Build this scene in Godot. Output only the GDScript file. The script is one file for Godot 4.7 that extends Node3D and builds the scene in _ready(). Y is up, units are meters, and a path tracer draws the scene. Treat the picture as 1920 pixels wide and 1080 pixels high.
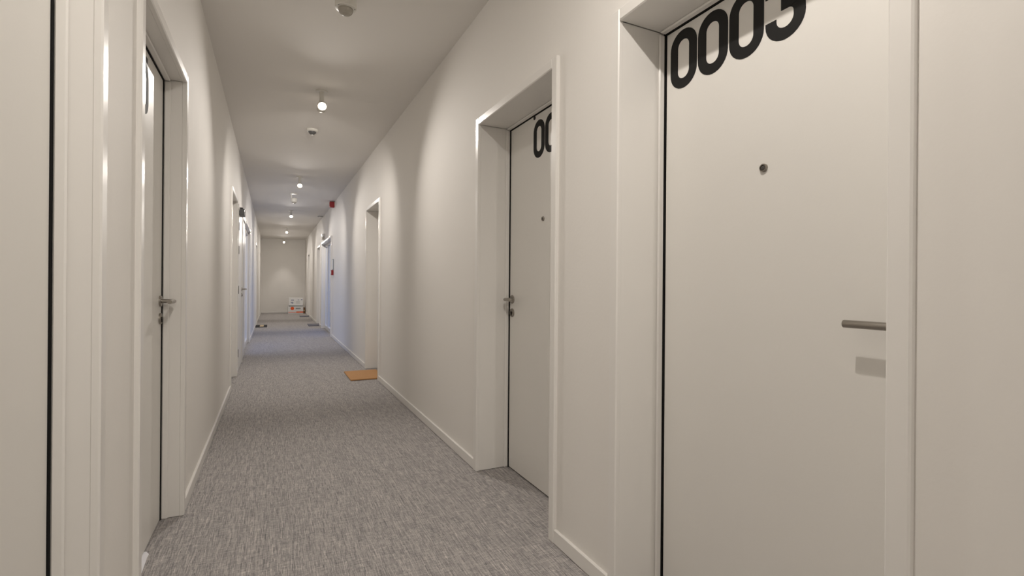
extends Node3D
# Long apartment corridor. World: camera at x = 0, z = 0; the corridor runs towards -z.
# d is the distance along the corridor (world z = -d).

const CEIL := 2.8165
const RIGHT := 1.1355        # right wall face (x)
const LEFT := -0.3969        # left wall face (x)
const END_D := 20.85
const BACK_D := -4.6
const TRIM := 0.016          # how far casings and baseboards stand proud
const CASING := 0.045
const BOARD_H := 0.066
const CENTRE := 0.374

# openings of the walls: [near d, far d, head height]
const RIGHT_HOLES := [[0.5694, 1.4380, 2.098], [1.9160, 2.7916, 2.1123], [5.93, 6.79, 2.1123], [11.15, 13.35, 2.115], [14.0, 14.87, 2.1123], [18.0, 18.87, 2.1123]]
const LEFT_HOLES := [[0.6720, 1.5416, 2.1123], [1.9920, 2.8603, 2.1123], [5.95, 6.82, 2.1123], [7.06, 10.62, 2.09], [14.0, 14.87, 2.1123], [18.0, 18.87, 2.1123]]
const GLAZED := 3            # index of the glazed opening on either side

var M := {}
var taken := {}


func _ready() -> void:
	make_camera()
	make_sky()
	make_materials()
	make_shell()
	make_doors()
	make_glazing()
	make_baseboards()
	make_lamps()
	make_ceiling_devices()
	make_wall_devices()
	make_floor_things()


# ---------------------------------------------------------------- camera, sky

func make_camera() -> void:
	var cam := Camera3D.new()
	cam.name = "camera"
	add_child(cam)
	cam.projection = Camera3D.PROJECTION_FRUSTUM
	cam.near = 0.05
	cam.far = 200.0
	var f := 924.5
	cam.size = 1080.0 / f * cam.near
	cam.frustum_offset = Vector2(0.0, (534.1 - 540.0) / f * cam.near)
	cam.position = Vector3(0, 1.14, 0)
	cam.basis = Basis(Vector3.UP, -0.4521) * Basis(Vector3.BACK, 0.008)
	cam.current = true


func make_sky() -> void:
	var we := WorldEnvironment.new()
	we.name = "environment"
	var e := Environment.new()
	e.background_mode = Environment.BG_SKY
	var sky := Sky.new()
	var sm := ProceduralSkyMaterial.new()
	sm.sky_top_color = Color(0.38, 0.57, 0.94)
	sm.sky_horizon_color = Color(0.60, 0.75, 0.95)
	sm.ground_bottom_color = Color(0.35, 0.36, 0.38)
	sm.ground_horizon_color = Color(0.60, 0.68, 0.78)
	sm.sky_energy_multiplier = 1.1
	sm.ground_energy_multiplier = 1.1
	sky.sky_material = sm
	e.sky = sky
	e.tonemap_mode = Environment.TONE_MAPPER_LINEAR
	e.tonemap_exposure = 0.9
	e.sdfgi_enabled = true
	e.ssao_enabled = true
	e.ssil_enabled = true
	we.environment = e
	add_child(we)


# ---------------------------------------------------------------- helpers

func numbered(called: String) -> String:
	var n: int = taken.get(called, 0)
	taken[called] = n + 1
	return called if n == 0 else "%s_%03d" % [called, n]


func tag(o: Node, label: String, category := "", group := "", kind := "") -> void:
	o.set_meta("label", label)
	if category:
		o.set_meta("category", category)
	if group:
		o.set_meta("group", group)
	if kind:
		o.set_meta("kind", kind)


func thing(called: String, at: Vector3, label: String, category: String, turn := 0.0, group := "", kind := "") -> Node3D:
	var o := Node3D.new()
	o.name = numbered(called)
	add_child(o)
	o.position = at
	o.rotation.y = turn
	tag(o, label, category, group, kind)
	return o


func part(parent: Node, called: String, mesh: Mesh, mat: Material, at := Vector3.ZERO) -> MeshInstance3D:
	var o := MeshInstance3D.new()
	o.name = called
	o.mesh = mesh
	o.material_override = mat
	o.position = at
	parent.add_child(o, true)
	return o


func st_new() -> SurfaceTool:
	var st := SurfaceTool.new()
	st.begin(Mesh.PRIMITIVE_TRIANGLES)
	return st


func tri(st: SurfaceTool, a: Vector3, b: Vector3, c: Vector3, out: Vector3) -> void:
	var n := (b - a).cross(c - a)
	if n.length() < 1e-12:
		return
	if n.dot(out) < 0.0:
		var t := b
		b = c
		c = t
		n = -n
	n = n.normalized()
	for v: Vector3 in [a, c, b]:
		st.set_normal(n)
		st.add_vertex(v)


func quad(st: SurfaceTool, a: Vector3, b: Vector3, c: Vector3, d: Vector3, out: Vector3) -> void:
	tri(st, a, b, c, out)
	tri(st, a, c, d, out)


# smooth quad with one normal for each corner
func squad(st: SurfaceTool, p: Array, n: Array) -> void:
	for t: Array in [[0, 1, 2], [0, 2, 3]]:
		var a: Vector3 = p[t[0]]
		var b: Vector3 = p[t[1]]
		var c: Vector3 = p[t[2]]
		var g := (b - a).cross(c - a)
		if g.length() < 1e-14:
			continue
		var mean: Vector3 = n[t[0]] + n[t[1]] + n[t[2]]
		var order: Array = [t[0], t[2], t[1]] if g.dot(mean) > 0.0 else [t[0], t[1], t[2]]
		for k: int in order:
			st.set_normal((n[k] as Vector3).normalized())
			st.add_vertex(p[k])


# box from lo to hi with chamfered edges, added to st
func add_box(st: SurfaceTool, lo: Vector3, hi: Vector3, b := 0.0) -> void:
	var c := (lo + hi) / 2.0
	var h := (hi - lo) / 2.0
	b = minf(b, minf(h.x, minf(h.y, h.z)) * 0.9)
	var ax := [Vector3.RIGHT, Vector3.UP, Vector3.BACK]
	for i in 3:
		var j := (i + 1) % 3
		var k := (i + 2) % 3
		for s: float in [-1.0, 1.0]:
			var o: Vector3 = c + ax[i] * h[i] * s
			var u: Vector3 = ax[j] * (h[j] - b)
			var v: Vector3 = ax[k] * (h[k] - b)
			quad(st, o - u - v, o + u - v, o + u + v, o - u + v, ax[i] * s)
			if b > 0.0:
				for s2: float in [-1.0, 1.0]:
					# edge between faces i and j, running along k
					var p: Vector3 = c + ax[i] * h[i] * s + ax[j] * (h[j] - b) * s2
					var q: Vector3 = c + ax[i] * (h[i] - b) * s + ax[j] * h[j] * s2
					quad(st, p - v, p + v, q + v, q - v, ax[i] * s + ax[j] * s2)
	if b > 0.0:
		for sx: float in [-1.0, 1.0]:
			for sy: float in [-1.0, 1.0]:
				for sz: float in [-1.0, 1.0]:
					var s3 := Vector3(sx, sy, sz)
					tri(st, c + s3 * Vector3(h.x, h.y - b, h.z - b), c + s3 * Vector3(h.x - b, h.y, h.z - b), c + s3 * Vector3(h.x - b, h.y - b, h.z), s3)


func boxm(lo: Vector3, hi: Vector3, b := 0.0) -> ArrayMesh:
	var st := st_new()
	add_box(st, lo, hi, b)
	return st.commit()


# profile: [radius, height] from one end to the other, turned round the y axis; then moved by xf
func add_lathe(st: SurfaceTool, prof: Array, n := 24, xf := Transform3D.IDENTITY) -> void:
	for i in prof.size() - 1:
		var a: Array = prof[i]
		var b: Array = prof[i + 1]
		var dr: float = b[0] - a[0]
		var dy: float = b[1] - a[1]
		for k in n:
			var t0 := TAU * k / n
			var t1 := TAU * (k + 1) / n
			var e0 := Vector3(cos(t0), 0, sin(t0))
			var e1 := Vector3(cos(t1), 0, sin(t1))
			var up := Vector3.UP
			var n0 := (xf.basis * (e0 * dy - up * dr)).normalized()
			var n1 := (xf.basis * (e1 * dy - up * dr)).normalized()
			squad(st, [xf * (e0 * a[0] + up * a[1]), xf * (e1 * a[0] + up * a[1]), xf * (e1 * b[0] + up * b[1]), xf * (e0 * b[0] + up * b[1])], [n0, n1, n1, n0])


func lathem(prof: Array, n := 24, xf := Transform3D.IDENTITY) -> ArrayMesh:
	var st := st_new()
	add_lathe(st, prof, n, xf)
	return st.commit()


# round bar along a path of points
func add_tube(st: SurfaceTool, path: Array, r: float, n := 14) -> void:
	var rings := []
	var norms := []
	for i in path.size():
		var t: Vector3
		if i == 0:
			t = path[1] - path[0]
		elif i == path.size() - 1:
			t = path[i] - path[i - 1]
		else:
			t = (path[i + 1] - path[i]).normalized() + (path[i] - path[i - 1]).normalized()
		t = t.normalized()
		var u := t.cross(Vector3.UP)
		if u.length() < 0.1:
			u = t.cross(Vector3.RIGHT)
		u = u.normalized()
		var v := u.cross(t)
		var ring := []
		var nr := []
		for k in n:
			var e := u * cos(TAU * k / n) + v * sin(TAU * k / n)
			ring.append((path[i] as Vector3) + e * r)
			nr.append(e)
		rings.append(ring)
		norms.append(nr)
	for i in path.size() - 1:
		for k in n:
			var m := (k + 1) % n
			squad(st, [rings[i][k], rings[i][m], rings[i + 1][m], rings[i + 1][k]], [norms[i][k], norms[i][m], norms[i + 1][m], norms[i + 1][k]])
	for e: int in [0, path.size() - 1]:
		var out: Vector3 = (path[0] - path[1]) if e == 0 else (path[e] - path[e - 1])
		for k in n:
			tri(st, path[e], rings[e][k], rings[e][(k + 1) % n], out)


# flat band of a given width along a 2D path, from z = 0 to z = thick
func add_band(st: SurfaceTool, path: PackedVector2Array, width: float, closed: bool, thick: float) -> void:
	var n := path.size()
	var inner := []
	var outer := []
	for i in n:
		var a := path[(i - 1 + n) % n] if closed or i > 0 else path[0]
		var b := path[(i + 1) % n] if closed or i < n - 1 else path[n - 1]
		var t := (b - a).normalized()
		var s := Vector2(-t.y, t.x) * width / 2.0
		var p := path[i] + s
		var q := path[i] - s
		inner.append(Vector3(p.x, p.y, thick))
		outer.append(Vector3(q.x, q.y, thick))
	var z := Vector3(0, 0, -thick)
	for i in (n if closed else n - 1):
		var j := (i + 1) % n
		quad(st, inner[i], inner[j], outer[j], outer[i], Vector3.BACK)
		quad(st, inner[i], inner[j], inner[j] + z, inner[i] + z, inner[i] - outer[i])
		quad(st, outer[i], outer[j], outer[j] + z, outer[i] + z, outer[i] - inner[i])
	if not closed:
		quad(st, inner[0], outer[0], outer[0] + z, inner[0] + z, inner[0] - inner[1])
		quad(st, inner[n - 1], outer[n - 1], outer[n - 1] + z, inner[n - 1] + z, inner[n - 1] - inner[n - 2])


# ---------------------------------------------------------------- materials

func plain(c: Color, rough := 0.6, metal := 0.0) -> StandardMaterial3D:
	var m := StandardMaterial3D.new()
	m.albedo_color = c
	m.roughness = rough
	m.metallic = metal
	return m


func grain_bump(m: StandardMaterial3D, freq: float, depth_cm: float, world_scale: float, seed_n: int) -> void:
	var nz := FastNoiseLite.new()
	nz.seed = seed_n
	nz.frequency = freq
	nz.fractal_octaves = 3
	var t := NoiseTexture2D.new()
	t.width = 512
	t.height = 512
	t.seamless = true
	t.noise = nz
	m.heightmap_enabled = true
	m.heightmap_texture = t
	m.heightmap_scale = depth_cm
	m.uv1_triplanar = true
	m.uv1_world_triplanar = true
	m.uv1_scale = Vector3.ONE * world_scale


func carpet_texture() -> ImageTexture:
	# woven vinyl: short pale and dark threads along the corridor, crossed by finer ones
	var n := 1536
	var data := PackedByteArray()
	data.resize(n * n * 3)
	var rng := RandomNumberGenerator.new()
	rng.seed = 71
	var warp := PackedFloat32Array()
	warp.resize(n * n)
	var tw := 2                       # width of a thread in pixels
	for col in n / tw:
		var row := 0
		while row < n:
			var run := rng.randi_range(10, 80)
			var v := rng.randfn(0.0, 0.060)
			for r in range(row, mini(row + run, n)):
				for k in tw:
					warp[r * n + col * tw + k] = v - (0.02 if k == tw - 1 else 0.0)
			row += run
	for line in n / 3:
		var col := 0
		while col < n:
			var run := rng.randi_range(5, 40)
			var v := rng.randfn(0.0, 0.034)
			for c in range(col, mini(col + run, n)):
				for k in 3:
					warp[(line * 3 + k) * n + c] += v - (0.015 if k == 2 else 0.0)
			col += run
	for y in n:
		for x in n:
			var i := y * n + x
			var v := clampf(0.64 + warp[i], 0.10, 0.95)
			var w := warp[i] * 0.04
			data[i * 3] = int(clampf(v * 1.004 + w, 0.0, 1.0) * 255.0)
			data[i * 3 + 1] = int(clampf(v * 0.976, 0.0, 1.0) * 255.0)
			data[i * 3 + 2] = int(clampf(v * 0.964 - w, 0.0, 1.0) * 255.0)
	return ImageTexture.create_from_image(Image.create_from_data(n, n, false, Image.FORMAT_RGB8, data))


func make_materials() -> void:
	M.wall = plain(Color(0.925, 0.912, 0.892), 0.75)
	grain_bump(M.wall, 0.06, 0.018, 1.6, 11)
	M.ceiling = plain(Color(0.925, 0.912, 0.892), 0.85)
	M.trim = plain(Color(0.925, 0.914, 0.896), 0.28)
	M.door = plain(Color(0.925, 0.915, 0.895), 0.38)
	grain_bump(M.door, 0.10, 0.012, 1.3, 23)
	M.gasket = plain(Color(0.03, 0.025, 0.022), 0.8)
	M.ink = plain(Color(0.032, 0.028, 0.024), 0.7)
	M.steel = plain(Color(0.62, 0.60, 0.57), 0.32, 1.0)
	M.dark_metal = plain(Color(0.16, 0.15, 0.14), 0.4, 0.6)
	M.lens = plain(Color(0.30, 0.29, 0.28), 0.08)
	M.white_plastic = plain(Color(0.90, 0.89, 0.86), 0.35)
	M.dome = plain(Color(0.70, 0.68, 0.64), 0.12)
	M.grey_plastic = plain(Color(0.36, 0.36, 0.36), 0.5)
	M.black = plain(Color(0.04, 0.04, 0.04), 0.5)
	M.red = plain(Color(0.56, 0.02, 0.05), 0.4)
	M.carpet = plain(Color.WHITE, 0.9)
	M.carpet.albedo_texture = carpet_texture()
	M.carpet.uv1_triplanar = true
	M.carpet.uv1_world_triplanar = true
	M.carpet.uv1_scale = Vector3.ONE * (1.0 / 1.55)
	M.coir = plain(Color(0.87, 0.66, 0.45), 0.95)
	grain_bump(M.coir, 0.25, 0.4, 6.0, 3)
	M.mat_grey = plain(Color(0.42, 0.42, 0.46), 0.95)
	M.mat_black = plain(Color(0.10, 0.10, 0.11), 0.95)
	M.mat_beige = plain(Color(0.80, 0.72, 0.58), 0.95)
	M.paper = plain(Color(0.93, 0.93, 0.95), 0.8)
	M.card_white = plain(Color(0.90, 0.90, 0.90), 0.6)
	M.card_brown = plain(Color(0.50, 0.36, 0.24), 0.85)
	M.orange = plain(Color(0.95, 0.36, 0.08), 0.6)
	M.print_blue = plain(Color(0.45, 0.47, 0.60), 0.6)
	M.print_grey = plain(Color(0.60, 0.62, 0.62), 0.6)
	var g := plain(Color(0.85, 0.92, 0.95, 0.12), 0.02)
	g.transparency = BaseMaterial3D.TRANSPARENCY_ALPHA
	M.glass = g
	var l := plain(Color(1, 0.95, 0.88), 0.3)
	l.emission_enabled = true
	l.emission = Color(1.0, 0.95, 0.88)
	l.emission_energy_multiplier = 9.0
	M.glow = l
	M.pavement = plain(Color(0.55, 0.55, 0.55), 0.9)


# ---------------------------------------------------------------- the shell

func make_wall(side: int, holes: Array, called: String, label: String) -> void:
	# side +1: right wall, -1: left wall. Hollow behind the doors, closed by a back leaf.
	var st := st_new()
	var face: float = RIGHT if side > 0 else LEFT
	var x0 := face
	var x1 := face + side * 0.34
	var x2 := face + side * 0.44
	var lo := minf(x0, x1)
	var hi := maxf(x0, x1)
	var from := BACK_D - 0.2
	for i in holes.size():
		var h: Array = holes[i]
		var m := 0.018
		add_box(st, Vector3(lo, -0.05, -(h[0] - m)), Vector3(hi, CEIL + 0.05, -from))
		add_box(st, Vector3(lo, h[2] + m, -(h[1] + m)), Vector3(hi, CEIL + 0.05, -(h[0] - m)))
		if i != GLAZED:
			add_box(st, Vector3(minf(x1, x2), -0.05, -(h[1] + 0.1)), Vector3(maxf(x1, x2), CEIL, -(h[0] - 0.1)))
		from = h[1] + m
	add_box(st, Vector3(lo, -0.05, -(END_D + 0.2)), Vector3(hi, CEIL + 0.05, -from))
	var o := part(self, called, st.commit(), M.wall)
	tag(o, label, "wall", "", "structure")


func make_shell() -> void:
	var o := part(self, "floor", boxm(Vector3(LEFT - 0.34, -0.08, -(END_D + 0.2)), Vector3(RIGHT + 0.34, 0, -(BACK_D - 0.2))), M.carpet)
	tag(o, "grey woven vinyl carpet running the length of the corridor", "floor", "", "structure")
	o = part(self, "ceiling", boxm(Vector3(LEFT - 0.34, CEIL, -(END_D + 0.2)), Vector3(RIGHT + 0.34, CEIL + 0.15, -(BACK_D - 0.2))), M.ceiling)
	tag(o, "plain off-white plaster ceiling of the corridor", "ceiling", "", "structure")
	make_wall(1, RIGHT_HOLES, "wall_right", "long off-white plaster wall with the door marked 0003")
	make_wall(-1, LEFT_HOLES, "wall_left", "long off-white plaster wall opposite the door marked 0003")
	o = part(self, "wall_end", boxm(Vector3(LEFT - 0.3, -0.05, -(END_D + 0.2)), Vector3(RIGHT + 0.3, CEIL + 0.05, -END_D)), M.wall)
	tag(o, "off-white wall closing the far end of the corridor", "wall", "", "structure")
	o = part(self, "wall_back", boxm(Vector3(LEFT - 0.3, -0.05, -BACK_D), Vector3(RIGHT + 0.3, CEIL + 0.05, -(BACK_D - 0.2))), M.wall)
	tag(o, "off-white wall behind the viewpoint", "wall", "", "structure")
	# paved yard outside the glazed fronts
	var n := 0
	for a: Array in [[RIGHT + 0.34, RIGHT + 9.0], [LEFT - 9.0, LEFT - 0.34]]:
		n += 1
		o = part(self, numbered("pavement"), boxm(Vector3(a[0], -0.1, -22.0), Vector3(a[1], -0.03, -2.0)), M.pavement)
		tag(o, "grey paving outside the glazed front on the %s wall" % ["right", "left"][n - 1], "pavement", "", "structure")


# ---------------------------------------------------------------- doors

func rounded_rect_path(w: float, h: float, r: float) -> PackedVector2Array:
	var out := PackedVector2Array()
	for q in 4:
		var c := Vector2((w / 2 - r) * [1, -1, -1, 1][q], (h / 2 - r) * [1, 1, -1, -1][q])
		for k in 9:
			var a := PI / 2 * (q + k / 8.0)
			out.append(c + Vector2(cos(a), sin(a)) * r)
	return out


func digit_mesh(what: String) -> ArrayMesh:
	# black numeral 0.126 wide and 0.212 tall, centred
	var st := st_new()
	var s := 0.036
	var w := 0.126 - s
	var h := 0.212 - s
	if what == "0":
		add_band(st, rounded_rect_path(w, h, 0.0445), s, true, 0.0015)
	else:
		for up: float in [1.0, -1.0]:
			# one bowl of the 3: from the terminal round to the middle arm
			var p := PackedVector2Array()
			var rx := w / 2
			var cy := (h / 2 - 0.044) * up
			p.append(Vector2(-rx, cy - 0.008 * up))
			for k in 15:
				var a := PI - PI * k / 14.0
				p.append(Vector2(cos(a) * rx, cy + sin(a) * 0.044 * up))
			for k in 7:
				var a := PI / 2 * (k + 1) / 7.0
				p.append(Vector2(rx - 0.034 + cos(a) * 0.034, (0.034 - sin(a) * 0.034) * up))
			p.append(Vector2(-0.012, 0.0))
			add_band(st, p, s, false, 0.0015 + 0.0004 * up)
	return st.commit()


func make_door(called: String, side: int, hole: Array, depth: float, lock: float, label: String, tone: Material) -> Node3D:
	# local axes: x to the right as one faces the door, z towards the corridor, wall face at z = 0
	# lock: +1 the lever sits on the right edge of the leaf, -1 on the left
	var w: float = hole[1] - hole[0]
	var t: float = hole[2]
	var face: float = RIGHT if side > 0 else LEFT
	var o := thing(called, Vector3(face, 0, -(hole[0] + hole[1]) / 2.0), label, "door", -PI / 2 * side, "", "structure")
	var hw := w / 2
	for s: float in [-1.0, 1.0]:
		var a := hw * s
		var b := (hw + CASING) * s
		part(o, "casing", boxm(Vector3(minf(a, b), 0, -0.006), Vector3(maxf(a, b), t + CASING, TRIM), 0.004), M.trim)
		a = (hw + 0.002) * s
		b = (hw + 0.018) * s
		part(o, "jamb", boxm(Vector3(minf(a, b), 0.002, -depth - 0.03), Vector3(maxf(a, b), t + 0.002, 0.002), 0.002), M.trim)
		a = (hw - 0.007) * s
		b = (hw + 0.002) * s
		part(o, "frame_strip", boxm(Vector3(minf(a, b), 0.001, -depth + 0.004), Vector3(maxf(a, b), t - 0.007, -depth + 0.030), 0.004), M.trim)
		a = (hw - 0.008) * s
		b = (hw + 0.002) * s
		part(o, "gasket", boxm(Vector3(minf(a, b), 0.0, -depth - 0.034), Vector3(maxf(a, b), t, -depth + 0.003)), M.gasket)
	part(o, "casing", boxm(Vector3(-hw, t, -0.006), Vector3(hw, t + CASING, TRIM), 0.004), M.trim)
	part(o, "jamb", boxm(Vector3(-hw - 0.002, t + 0.002, -depth - 0.03), Vector3(hw + 0.002, t + 0.018, 0.002), 0.002), M.trim)
	part(o, "frame_strip", boxm(Vector3(-hw + 0.007, t - 0.007, -depth + 0.004), Vector3(hw - 0.007, t + 0.002, -depth + 0.030), 0.004), M.trim)
	part(o, "gasket", boxm(Vector3(-hw + 0.008, t - 0.008, -depth - 0.034), Vector3(hw - 0.008, t + 0.002, -depth + 0.003)), M.gasket)
	var lw := hw - 0.0120
	var leaf := part(o, "leaf", boxm(Vector3(-lw, 0.006, -depth - 0.040), Vector3(lw, t - 0.0105, -depth), 0.0015), tone)
	add_handle(leaf, Vector3((lw - 0.036) * lock, 1.05, -depth), -lock)
	# black sill under the leaf
	part(o, "threshold", boxm(Vector3(-hw, 0.0005, -depth - 0.05), Vector3(hw, 0.004, -depth - 0.004)), M.gasket)
	return o


func add_handle(leaf: Node3D, at: Vector3, dir: float) -> void:
	# round rose, lever on a neck, and the lock rose below
	var turn := Transform3D(Basis(Vector3.RIGHT, PI / 2), Vector3.ZERO)   # y axis of the lathe to +z
	part(leaf, "rosette", lathem([[0.0, 0.0], [0.026, 0.0], [0.026, 0.006], [0.0245, 0.008], [0.0, 0.008]], 24, turn), M.steel, at)
	var st := st_new()
	var path := [Vector3(0, 0, 0.006), Vector3(0, 0, 0.042)]
	for k in 5:
		var a := PI / 2 * (k + 1) / 5.0
		path.append(Vector3(dir * 0.016 * (1.0 - cos(a)), 0, 0.042 + 0.016 * sin(a)))
	path.append(Vector3(dir * 0.125, 0, 0.058))
	add_tube(st, path, 0.0098)
	part(leaf, "lever", st.commit(), M.steel, at)
	part(leaf, "lock_rosette", lathem([[0.0, 0.0], [0.026, 0.0], [0.026, 0.006], [0.0245, 0.008], [0.0, 0.008]], 24, turn), M.steel, at + Vector3(0, -0.082, 0))
	st = st_new()
	add_lathe(st, [[0.0, 0.0], [0.0085, 0.0], [0.0085, 0.012], [0.0, 0.012]], 16, turn)
	add_box(st, Vector3(-0.005, -0.018, 0), Vector3(0.005, -0.004, 0.012), 0.001)
	part(leaf, "lock_cylinder", st.commit(), M.dark_metal, at + Vector3(0, -0.082, 0))


func add_peephole(leaf: Node3D, at: Vector3) -> void:
	var turn := Transform3D(Basis(Vector3.RIGHT, PI / 2), Vector3.ZERO)
	part(leaf, "peephole", lathem([[0.0125, 0.0], [0.0125, 0.006], [0.011, 0.008], [0.0085, 0.008], [0.0075, 0.005], [0.0, 0.005]], 20, turn), M.steel, at)
	part(leaf, "peephole_lens", lathem([[0.0078, 0.0048], [0.006, 0.0068], [0.003, 0.0078], [0.0, 0.008]], 16, turn), M.lens, at)


func put_digit(leaf: Node3D, what: String, mesh: Mesh, at: Vector3) -> void:
	var g := part(leaf, "numeral", mesh, M.ink, at)
	g.set_meta("label", "black numeral %s" % what)


func make_doors() -> void:
	var zero := digit_mesh("0")
	var three := digit_mesh("3")
	var rd := 0.2015
	var ld := 0.0804
	var y := 1.9675
	var h: Array = RIGHT_HOLES[0]
	var mid: float = (h[0] + h[1]) / 2
	var o := make_door("door_1", 1, h, rd, 1.0, "white recessed door marked with the black number 0003", M.door)
	var leaf: Node3D = o.get_node("leaf")
	for k in 4:
		put_digit(leaf, "3" if k == 3 else "0", three if k == 3 else zero, Vector3(mid - (1.3415 - 0.1315 * k), y, -rd))
	add_peephole(leaf, Vector3(mid - 1.011, 1.5, -rd))

	h = RIGHT_HOLES[1]
	mid = (h[0] + h[1]) / 2
	o = make_door("door_2", 1, h, rd, -1.0, "white recessed door next beyond the one marked 0003, same wall", M.door)
	leaf = o.get_node("leaf")
	for k in 2:
		put_digit(leaf, "0", zero, Vector3(mid - (2.420 - 0.1315 * k), 1.960, -rd))
	add_peephole(leaf, Vector3(mid - 2.364, 1.505, -rd))
	var turn := Transform3D(Basis(Vector3.RIGHT, PI / 2), Vector3.ZERO)
	part(leaf, "black_stud", lathem([[0.011, 0.0], [0.011, 0.003], [0.0, 0.003]], 16, turn), M.ink, Vector3(mid - 2.474, 2.091, -rd))

	h = LEFT_HOLES[0]
	make_door("door_3", -1, h, ld, -1.0, "white door cut by the left picture edge, opposite the door marked 0003", M.door)
	h = LEFT_HOLES[1]
	mid = (h[0] + h[1]) / 2
	o = make_door("door_4", -1, h, ld, 1.0, "white door with steel lever and a torn paper scrap at its foot", M.door)
	leaf = o.get_node("leaf")
	put_digit(leaf, "0", zero, Vector3(2.480 - mid, 1.938, -ld))
	add_peephole(leaf, Vector3(0, 1.5, -ld))
	part(leaf, "grey_label", boxm(Vector3(-0.016, -0.02, 0), Vector3(0.016, 0.02, 0.0015)), M.grey_plastic, Vector3(2.512 - mid, 2.052, -ld)).set_meta("label", "small grey label above the numerals")

	make_door("door_5", 1, RIGHT_HOLES[2], rd, -1.0, "white recessed doorway with an orange coir mat in front", M.door)
	make_door("door_6", -1, LEFT_HOLES[2], ld, -1.0, "white doorway just before the grey door closer, facing the orange mat", M.door)
	make_door("door_7", 1, RIGHT_HOLES[4], rd, -1.0, "white doorway with a blue-grey mat, just past the glazed front", M.door)
	make_door("door_8", -1, LEFT_HOLES[4], ld, -1.0, "white doorway with the black and beige mat", M.door)
	make_door("door_9", 1, RIGHT_HOLES[5], rd, -1.0, "far white doorway on the same wall as 0003, nearest the cardboard boxes", M.door)
	make_door("door_10", -1, LEFT_HOLES[5], ld, -1.0, "far white doorway nearest the end wall, opposite the 0003 side", M.door)


# ---------------------------------------------------------------- glazed fronts

func make_glazing() -> void:
	# right: a glazed screen set back a little in its opening
	var h: Array = RIGHT_HOLES[GLAZED]
	var w: float = h[1] - h[0]
	var hw := w / 2
	var t: float = h[2]
	var mid: float = (h[0] + h[1]) / 2
	var o := thing("window_1", Vector3(RIGHT, 0, -mid), "tall white-framed glazed front beside the red call point", "window", -PI / 2, "", "structure")
	for s: float in [-1.0, 1.0]:
		var a := hw * s
		var b := (hw + CASING) * s
		part(o, "casing", boxm(Vector3(minf(a, b), 0, -0.006), Vector3(maxf(a, b), t + CASING, TRIM + 0.006), 0.004), M.trim)
		b = (hw + 0.018) * s
		a = (hw + 0.001) * s
		part(o, "jamb", boxm(Vector3(minf(a, b), 0.001, -0.18), Vector3(maxf(a, b), t, 0.0), 0.002), M.trim)
	part(o, "casing", boxm(Vector3(-hw, t, -0.006), Vector3(hw, t + CASING, TRIM + 0.02), 0.004), M.trim)
	part(o, "jamb", boxm(Vector3(-hw, t + 0.001, -0.18), Vector3(hw, t + 0.018, 0.0), 0.002), M.trim)
	screen(o, [-hw + 0.001, mid - 12.72, hw - 0.001], t, -0.062, "window_frame")

	# left: a solid flush door with a closer, a narrow fixed panel and a glazed part
	h = LEFT_HOLES[GLAZED]
	t = h[2]
	mid = (h[0] + h[1]) / 2
	hw = (h[1] - h[0]) / 2
	o = thing("door_11", Vector3(LEFT, 0, -mid), "flush white door with hinges and steel lever under the grey door closer", "door", PI / 2, "", "structure")
	var leaf := part(o, "leaf", boxm(Vector3(7.085 - mid, 0.006, -0.040), Vector3(7.985 - mid, t - 0.03, 0.004), 0.002), M.door)
	add_handle(leaf, Vector3(7.985 - 0.045 - mid, 1.05, 0.004), -1.0)
	for y: float in [0.25, 1.05, 1.55, 1.85]:
		part(leaf, "hinge", lathem([[0.0, -0.05], [0.008, -0.05], [0.008, 0.05], [0.0, 0.05]], 12), M.dark_metal, Vector3(7.085 - mid - 0.002, y, 0.009))
	part(o, "post", boxm(Vector3(-hw, 0.001, -0.08), Vector3(7.080 - mid, t, 0.012), 0.003), M.trim)
	part(o, "post", boxm(Vector3(7.990 - mid, 0.001, -0.08), Vector3(8.12 - mid, t, 0.012), 0.003), M.trim)
	part(o, "panel", boxm(Vector3(8.12 - mid, 0.001, -0.06), Vector3(8.86 - mid, t - 0.03, 0.0), 0.002), M.door)
	part(o, "head", boxm(Vector3(-hw - 0.03, t - 0.03, -0.08), Vector3(8.90 - mid, t + 0.035, 0.016), 0.003), M.trim)
	var wdw := thing("window_2", Vector3(LEFT, 0, -mid), "tall narrow glazed screen past the flush door with the grey closer", "window", PI / 2, "", "structure")
	part(wdw, "window_head", boxm(Vector3(8.90 - mid, t - 0.0, -0.08), Vector3(hw + 0.03, t + 0.035, 0.020), 0.003), M.trim)
	part(wdw, "casing", boxm(Vector3(hw, 0.0, -0.006), Vector3(hw + 0.03, t, 0.016), 0.003), M.trim)
	screen(wdw, [8.90 - mid, 9.72 - mid, hw], t, -0.03, "window_frame")


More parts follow.
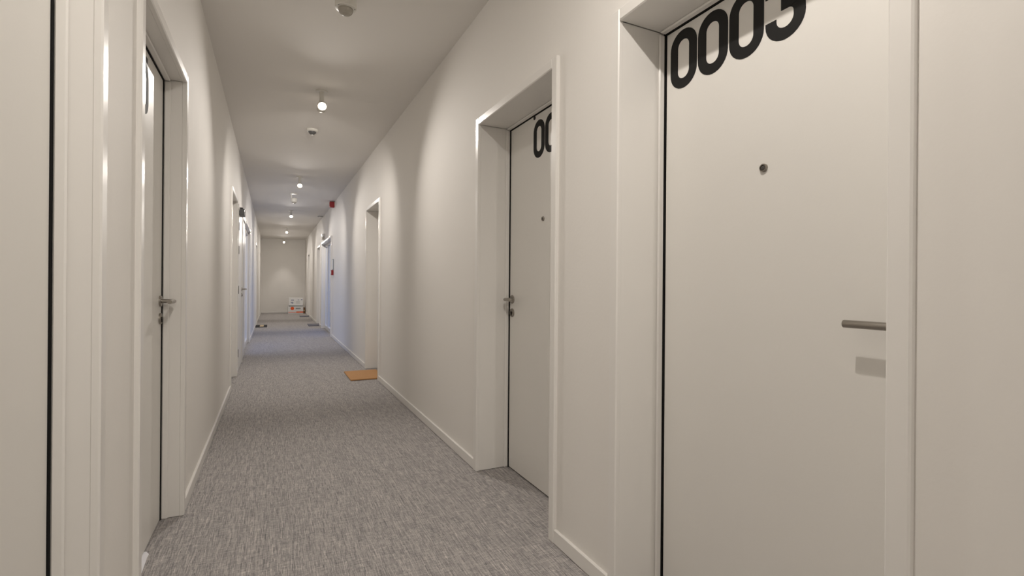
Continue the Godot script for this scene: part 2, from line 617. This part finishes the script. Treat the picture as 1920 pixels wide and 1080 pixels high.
func screen(o: Node3D, xs: Array, t: float, z: float, frame_name: String) -> void:
	var d := 0.05
	for i in xs.size():
		var x: float = xs[i]
		var a := x - (0.0 if i == 0 else (0.05 if i == xs.size() - 1 else 0.03))
		part(o, frame_name, boxm(Vector3(a, 0.001, z - d), Vector3(a + (0.05 if i != 1 else 0.06), t - 0.001, z), 0.004), M.trim)
	for i in xs.size() - 1:
		var x0: float = xs[i] + (0.05 if i == 0 else 0.03)
		var x1: float = xs[i + 1] - (0.05 if i == xs.size() - 2 else 0.03)
		part(o, frame_name, boxm(Vector3(x0, 0.001, z - d), Vector3(x1, 0.09, z), 0.004), M.trim)
		part(o, frame_name, boxm(Vector3(x0, t - 0.06, z - d), Vector3(x1, t - 0.001, z), 0.004), M.trim)
		part(o, "pane", boxm(Vector3(x0 - 0.008, 0.082, z - d / 2 - 0.004), Vector3(x1 + 0.008, t - 0.052, z - d / 2 + 0.004)), M.glass)


# ---------------------------------------------------------------- baseboards

func make_baseboards() -> void:
	for side: int in [1, -1]:
		var called := "baseboard_right" if side > 0 else "baseboard_left"
		var holes: Array = RIGHT_HOLES if side > 0 else LEFT_HOLES
		var face: float = RIGHT if side > 0 else LEFT
		var o := thing(called, Vector3(face, 0, 0), "low white skirting board along the %s" % ("wall of the door marked 0003" if side > 0 else "wall facing the door marked 0003"), "baseboard", 0.0, "", "structure")
		var from := BACK_D
		for i in holes.size() + 1:
			var to: float = END_D if i == holes.size() else holes[i][0] - CASING
			if side < 0 and i == GLAZED:
				to = holes[i][0] - 0.03
			if to - from > 0.02:
				var xa := -side * (TRIM - 0.001)
				part(o, "board", boxm(Vector3(minf(0.0, xa), 0.001, -to), Vector3(maxf(0.0, xa), BOARD_H, -from), 0.004), M.trim)
			if i < holes.size():
				from = holes[i][1] + (0.03 if side < 0 and i == GLAZED else CASING)
	var e := part(self, "baseboard_end", boxm(Vector3(LEFT + TRIM, 0.001, -END_D), Vector3(RIGHT - TRIM, BOARD_H, -END_D + 0.015), 0.004), M.trim)
	tag(e, "low white skirting board under the far end wall", "baseboard", "", "structure")


# ---------------------------------------------------------------- lamps

func make_lamps() -> void:
	var spots := [-3.3, 0.66, 4.60, 8.47, 12.45, 16.40, 20.30]
	var which := ["behind the viewpoint", "overhead beside the viewpoint", "nearest in view, before the smoke detector", "second in view, before the far motion sensor", "third in view, past the far motion sensor", "fourth in view", "farthest, close to the end wall"]
	for i in spots.size():
		var o := thing("ceiling_lamp", Vector3(CENTRE, CEIL, -spots[i]), "lit white ceiling spotlight on short stem, " + which[i], "lamp", 0.0, "ceiling lamps along the corridor")
		part(o, "ceiling_plate", lathem([[0.0, 0.0], [0.05, 0.0], [0.05, -0.010], [0.047, -0.013], [0.0, -0.013]], 28), M.white_plastic)
		part(o, "stem", lathem([[0.020, -0.012], [0.020, -0.135], [0.016, -0.142], [0.0, -0.142]], 20), M.white_plastic)
		for s: float in [1.0, -1.0]:
			var tilt := deg_to_rad(34.0 if i == 1 else 51.0)        # from straight down
			var dir := Vector3(0, -cos(tilt), s * sin(tilt))
			var wide := 58.0
			var soft := 1.0
			var power := 2.05
			if i == 1:                          # the heads beside the viewpoint are turned to the doors
				dir = Vector3(s * sin(deg_to_rad(62.0)), 0, -cos(deg_to_rad(62.0))) * sin(tilt) + Vector3.DOWN * cos(tilt)
				wide = 72.0
				soft = 1.0
				power = 1.25
			if i == spots.size() - 1 and s < 0.0:   # the last head points straight down
				dir = Vector3(0, -1, -0.02).normalized()
				wide = 30.0
				soft = 0.7
				power = 0.8
			var at := Vector3(dir.x * 0.018, -0.118, dir.z * 0.018 if absf(dir.z) > 0.1 or i < spots.size() - 1 else -0.05)
			var head := part(o, "head", lathem([[0.0, 0.0], [0.018, 0.0], [0.033, -0.012], [0.037, -0.018], [0.037, -0.050], [0.034, -0.050], [0.033, -0.042], [0.0, -0.040]], 24), M.white_plastic, at)
			head.basis = Basis(Quaternion(Vector3.DOWN, dir.normalized()))
			part(head, "bulb", lathem([[0.0, -0.0405], [0.032, -0.0405], [0.032, -0.047], [0.028, -0.056], [0.019, -0.063], [0.009, -0.066], [0.0, -0.067]], 20), M.glow)
			var lamp := SpotLight3D.new()
			lamp.name = "light"
			o.add_child(lamp, true)
			lamp.position = at + dir * 0.064
			lamp.basis = Basis(Quaternion(Vector3.FORWARD, dir))
			lamp.light_color = Color(1.0, 0.971, 0.938)
			lamp.light_energy = power
			lamp.light_size = 0.022
			lamp.spot_angle = wide
			lamp.spot_angle_attenuation = soft
			lamp.spot_range = 30.0
			lamp.spot_attenuation = 2.0
			lamp.shadow_enabled = true


# ---------------------------------------------------------------- ceiling devices

func motion_sensor(at: Vector3, label: String) -> void:
	var o := thing("motion_sensor", at, label, "sensor", 0.0, "ceiling motion sensors")
	part(o, "housing", lathem([[0.0, 0.0], [0.060, 0.0], [0.061, -0.008], [0.061, -0.062], [0.058, -0.068], [0.046, -0.070], [0.0, -0.070]], 32), M.white_plastic)
	part(o, "lens_dome", lathem([[0.043, -0.069], [0.042, -0.078], [0.037, -0.090], [0.027, -0.100], [0.014, -0.105], [0.0, -0.1065]], 28), M.dome)
	for a: float in [0.4, 2.5]:
		part(o, "pinhole", lathem([[0.003, 0.0], [0.003, -0.001], [0.0, -0.001]], 10), M.dark_metal, Vector3(cos(a) * 0.053, -0.0696, sin(a) * 0.053))


func make_ceiling_devices() -> void:
	motion_sensor(Vector3(0.374, CEIL, -3.03), "white round ceiling motion sensor with a grey dome, nearest the viewpoint")
	var ms := thing("motion_sensor", Vector3(0.350, CEIL, -10.1), "white motion sensor hanging on a bracket between the second and third lamps", "sensor", 0.0, "ceiling motion sensors")
	part(ms, "ceiling_plate", boxm(Vector3(-0.055, -0.012, -0.03), Vector3(0.055, 0, 0.03), 0.003), M.white_plastic)
	part(ms, "bracket", boxm(Vector3(-0.05, -0.10, -0.012), Vector3(-0.035, -0.010, 0.012), 0.003), M.white_plastic)
	part(ms, "housing", lathem([[0.0, -0.085], [0.044, -0.085], [0.053, -0.094], [0.055, -0.105], [0.055, -0.150], [0.050, -0.158], [0.0, -0.160]], 28), M.white_plastic)
	part(ms, "lens_dome", lathem([[0.042, -0.158], [0.038, -0.172], [0.024, -0.184], [0.0, -0.188]], 24), M.dome)
	var o := thing("smoke_detector", Vector3(0.378, CEIL, -5.80), "white smoke detector with dark cage on ceiling past the nearest lamp", "detector")
	part(o, "base", lathem([[0.0, 0.0], [0.062, 0.0], [0.062, -0.008], [0.056, -0.018], [0.040, -0.024], [0.0, -0.024]], 28), M.white_plastic)
	part(o, "cage", lathem([[0.041, -0.0235], [0.037, -0.036], [0.022, -0.050], [0.013, -0.056], [0.0, -0.056]], 24), M.grey_plastic)
	part(o, "cap", lathem([[0.013, -0.0555], [0.011, -0.062], [0.0, -0.063]], 16), M.white_plastic)
	o = thing("ceiling_detector", Vector3(1.06, CEIL, -13.2), "flat white disc detector on the ceiling beside the wall past the red box", "detector")
	part(o, "base", lathem([[0.0, 0.0], [0.060, 0.0], [0.060, -0.008], [0.0, -0.008]], 24), M.grey_plastic)
	part(o, "cover", lathem([[0.056, -0.0078], [0.054, -0.022], [0.040, -0.030], [0.0, -0.032]], 24), M.white_plastic)


# ---------------------------------------------------------------- devices on walls

func make_wall_devices() -> void:
	var o := thing("alarm_sounder", Vector3(RIGHT, 2.745, -10.66), "dark red square fire alarm sounder high on the wall under the ceiling", "alarm", -PI / 2)
	part(o, "back_plate", boxm(Vector3(-0.05, -0.05, 0), Vector3(0.05, 0.05, 0.012), 0.003), M.white_plastic)
	part(o, "body", boxm(Vector3(-0.055, -0.056, 0.012), Vector3(0.055, 0.056, 0.105), 0.006), M.red)
	o = thing("call_point", Vector3(RIGHT, 1.365, -10.85), "dark red manual fire call point on the wall near the glazed front", "call point", -PI / 2)
	part(o, "body", boxm(Vector3(-0.05, -0.052, 0), Vector3(0.05, 0.052, 0.045), 0.006), M.red)
	part(o, "window", boxm(Vector3(-0.03, -0.028, 0.0445), Vector3(0.03, 0.028, 0.047), 0.001), M.white_plastic)
	o = thing("instruction_frame", Vector3(RIGHT, 1.535, -10.85), "pale framed notice on the wall directly above the red call point", "sign", -PI / 2)
	part(o, "frame", boxm(Vector3(-0.075, -0.11, 0), Vector3(0.075, 0.11, 0.018), 0.003), M.print_grey)
	part(o, "sheet", boxm(Vector3(-0.066, -0.10, 0.018), Vector3(0.066, 0.10, 0.0195)), M.paper)
	o = thing("emergency_light", Vector3(RIGHT, 2.285, -13.0), "small white emergency light box on the wall above the glazed front", "lamp", -PI / 2)
	part(o, "housing", boxm(Vector3(-0.11, 0.0, 0), Vector3(0.11, 0.07, 0.05), 0.006), M.white_plastic)
	part(o, "diffuser", boxm(Vector3(-0.105, -0.07, 0), Vector3(0.105, 0.0, 0.045), 0.008), M.dome)
	o = thing("door_closer", Vector3(LEFT + 0.004, 2.045, -7.22), "dark grey door closer on top of the flush white door", "door closer", PI / 2)
	part(o, "body", boxm(Vector3(-0.05, -0.036, 0), Vector3(0.22, 0.036, 0.062), 0.004), M.grey_plastic)
	part(o, "bracket", boxm(Vector3(-0.03, 0.036, 0.004), Vector3(0.06, 0.058, 0.045), 0.002), M.black)
	part(o, "arm", boxm(Vector3(0.02, 0.040, 0.045), Vector3(0.32, 0.048, 0.062), 0.002), M.black)


# ---------------------------------------------------------------- things on the floor

func doormat(x0: float, x1: float, d0: float, d1: float, mat: Material, label: String, h := 0.014) -> Node3D:
	var o := thing("doormat", Vector3((x0 + x1) / 2, 0.0005, -(d0 + d1) / 2), label, "doormat")
	part(o, "pile", boxm(Vector3((x0 - x1) / 2, 0.002, (d0 - d1) / 2), Vector3((x1 - x0) / 2, h, (d1 - d0) / 2), 0.003), mat)
	part(o, "backing", boxm(Vector3((x0 - x1) / 2 + 0.002, 0.0, (d0 - d1) / 2 + 0.002), Vector3((x1 - x0) / 2 - 0.002, 0.003, (d1 - d0) / 2 - 0.002)), M.mat_black)
	return o


func make_floor_things() -> void:
	doormat(0.830, 1.230, 6.00, 6.60, M.coir, "plain orange coir doormat at the doorway on the right of the carpet", 0.018)
	doormat(0.870, 1.250, 14.10, 14.80, M.mat_grey, "blue-grey doormat just past the glazed front")
	var o := doormat(-0.390, -0.120, 14.15, 14.80, M.mat_black, "black doormat with beige centre at the far left-hand doorway")
	part(o, "beige_panel", boxm(Vector3(-0.035, 0.0135, -0.26), Vector3(0.055, 0.0155, 0.26), 0.001), M.mat_beige)
	doormat(0.840, 1.180, 18.05, 18.55, M.mat_grey, "small dark doormat in front of the cardboard boxes at the far end")

	# scrap of paper sticking out under a door
	var st := st_new()
	var pts := [Vector2(-0.486, 2.500), Vector2(-0.484, 2.546), Vector2(-0.470, 2.543), Vector2(-0.466, 2.533), Vector2(-0.457, 2.516), Vector2(-0.458, 2.486), Vector2(-0.452, 2.356), Vector2(-0.486, 2.340)]
	var c := Vector3.ZERO
	var top := []
	for p: Vector2 in pts:
		top.append(Vector3(p.x + 0.47, 0.0012, -(p.y - 2.45)))
	for v: Vector3 in top:
		c += v / top.size()
	for i in top.size():
		var a: Vector3 = top[i]
		var b: Vector3 = top[(i + 1) % top.size()]
		tri(st, c, a, b, Vector3.UP)
		quad(st, a, b, b - Vector3(0, 0.0008, 0), a - Vector3(0, 0.0008, 0), (a + b) / 2 - c)
		tri(st, c - Vector3(0, 0.0008, 0), a - Vector3(0, 0.0008, 0), b - Vector3(0, 0.0008, 0), Vector3.DOWN)
	var paper := part(self, "paper_scrap", st.commit(), M.paper, Vector3(-0.47, 0.0002, -2.45))
	tag(paper, "torn white paper scrap sticking out under the left door", "paper")

	# boxes by the end wall
	o = thing("cardboard_box", Vector3(0.785, 0.0005, -20.30), "white cardboard box with orange disc standing on the floor by the end wall", "box")
	part(o, "carton", boxm(Vector3(-0.262, 0, -0.2), Vector3(0.262, 0.265, 0.2), 0.004), M.card_white)
	var turn := Transform3D(Basis(Vector3.RIGHT, PI / 2), Vector3.ZERO)
	part(o, "orange_disc", lathem([[0.062, 0.0], [0.062, 0.002], [0.0, 0.002]], 28, turn), M.orange, Vector3(-0.115, 0.195, 0.2))
	part(o, "orange_band", boxm(Vector3(0.02, 0.035, 0.2), Vector3(0.26, 0.078, 0.2015)), M.orange)
	part(o, "thin_band", boxm(Vector3(-0.25, 0.045, 0.2), Vector3(0.02, 0.058, 0.2015)), M.orange)
	part(o, "grey_print", boxm(Vector3(0.0, 0.17, 0.2), Vector3(0.17, 0.215, 0.2015)), M.print_grey)
	o = thing("cardboard_box", Vector3(0.79, 0.272, -20.29), "white printed carton lying tilted on top of the box with orange disc", "box")
	o.rotation.z = deg_to_rad(-1.5)
	var lid := part(o, "carton", boxm(Vector3(-0.245, 0, -0.16), Vector3(0.245, 0.30, 0.0), 0.004), M.card_white, Vector3(0, 0.035, 0.17))
	lid.rotation.x = deg_to_rad(-12.0)
	for b: Array in [[-0.17, 0.185, 0.10, 0.030], [-0.18, 0.10, 0.09, 0.028], [-0.15, 0.07, 0.06, 0.02], [0.06, 0.20, 0.05, 0.022], [0.17, 0.205, 0.05, 0.03]]:
		part(lid, "print", boxm(Vector3(b[0], b[1], 0.0), Vector3(b[0] + b[2], b[1] + b[3], 0.0012)), M.print_blue)
	for k in 3:
		part(lid, "print", boxm(Vector3(0.0, 0.145 - 0.03 * k, 0.0), Vector3(0.13, 0.154 - 0.03 * k, 0.0012)), M.print_grey)
	part(o, "tray", boxm(Vector3(-0.235, 0, -0.18), Vector3(0.235, 0.04, 0.18), 0.003), M.print_grey)
	o = thing("cardboard_box", Vector3(1.085, 0.0005, -20.42), "narrow brown cardboard box between the white box and the wall", "box")
	part(o, "carton", boxm(Vector3(-0.03, 0, -0.15), Vector3(0.03, 0.215, 0.25), 0.003), M.card_brown)
	part(o, "tape", boxm(Vector3(-0.0305, 0.10, -0.152), Vector3(0.0305, 0.13, 0.252), 0.001), M.mat_beige)
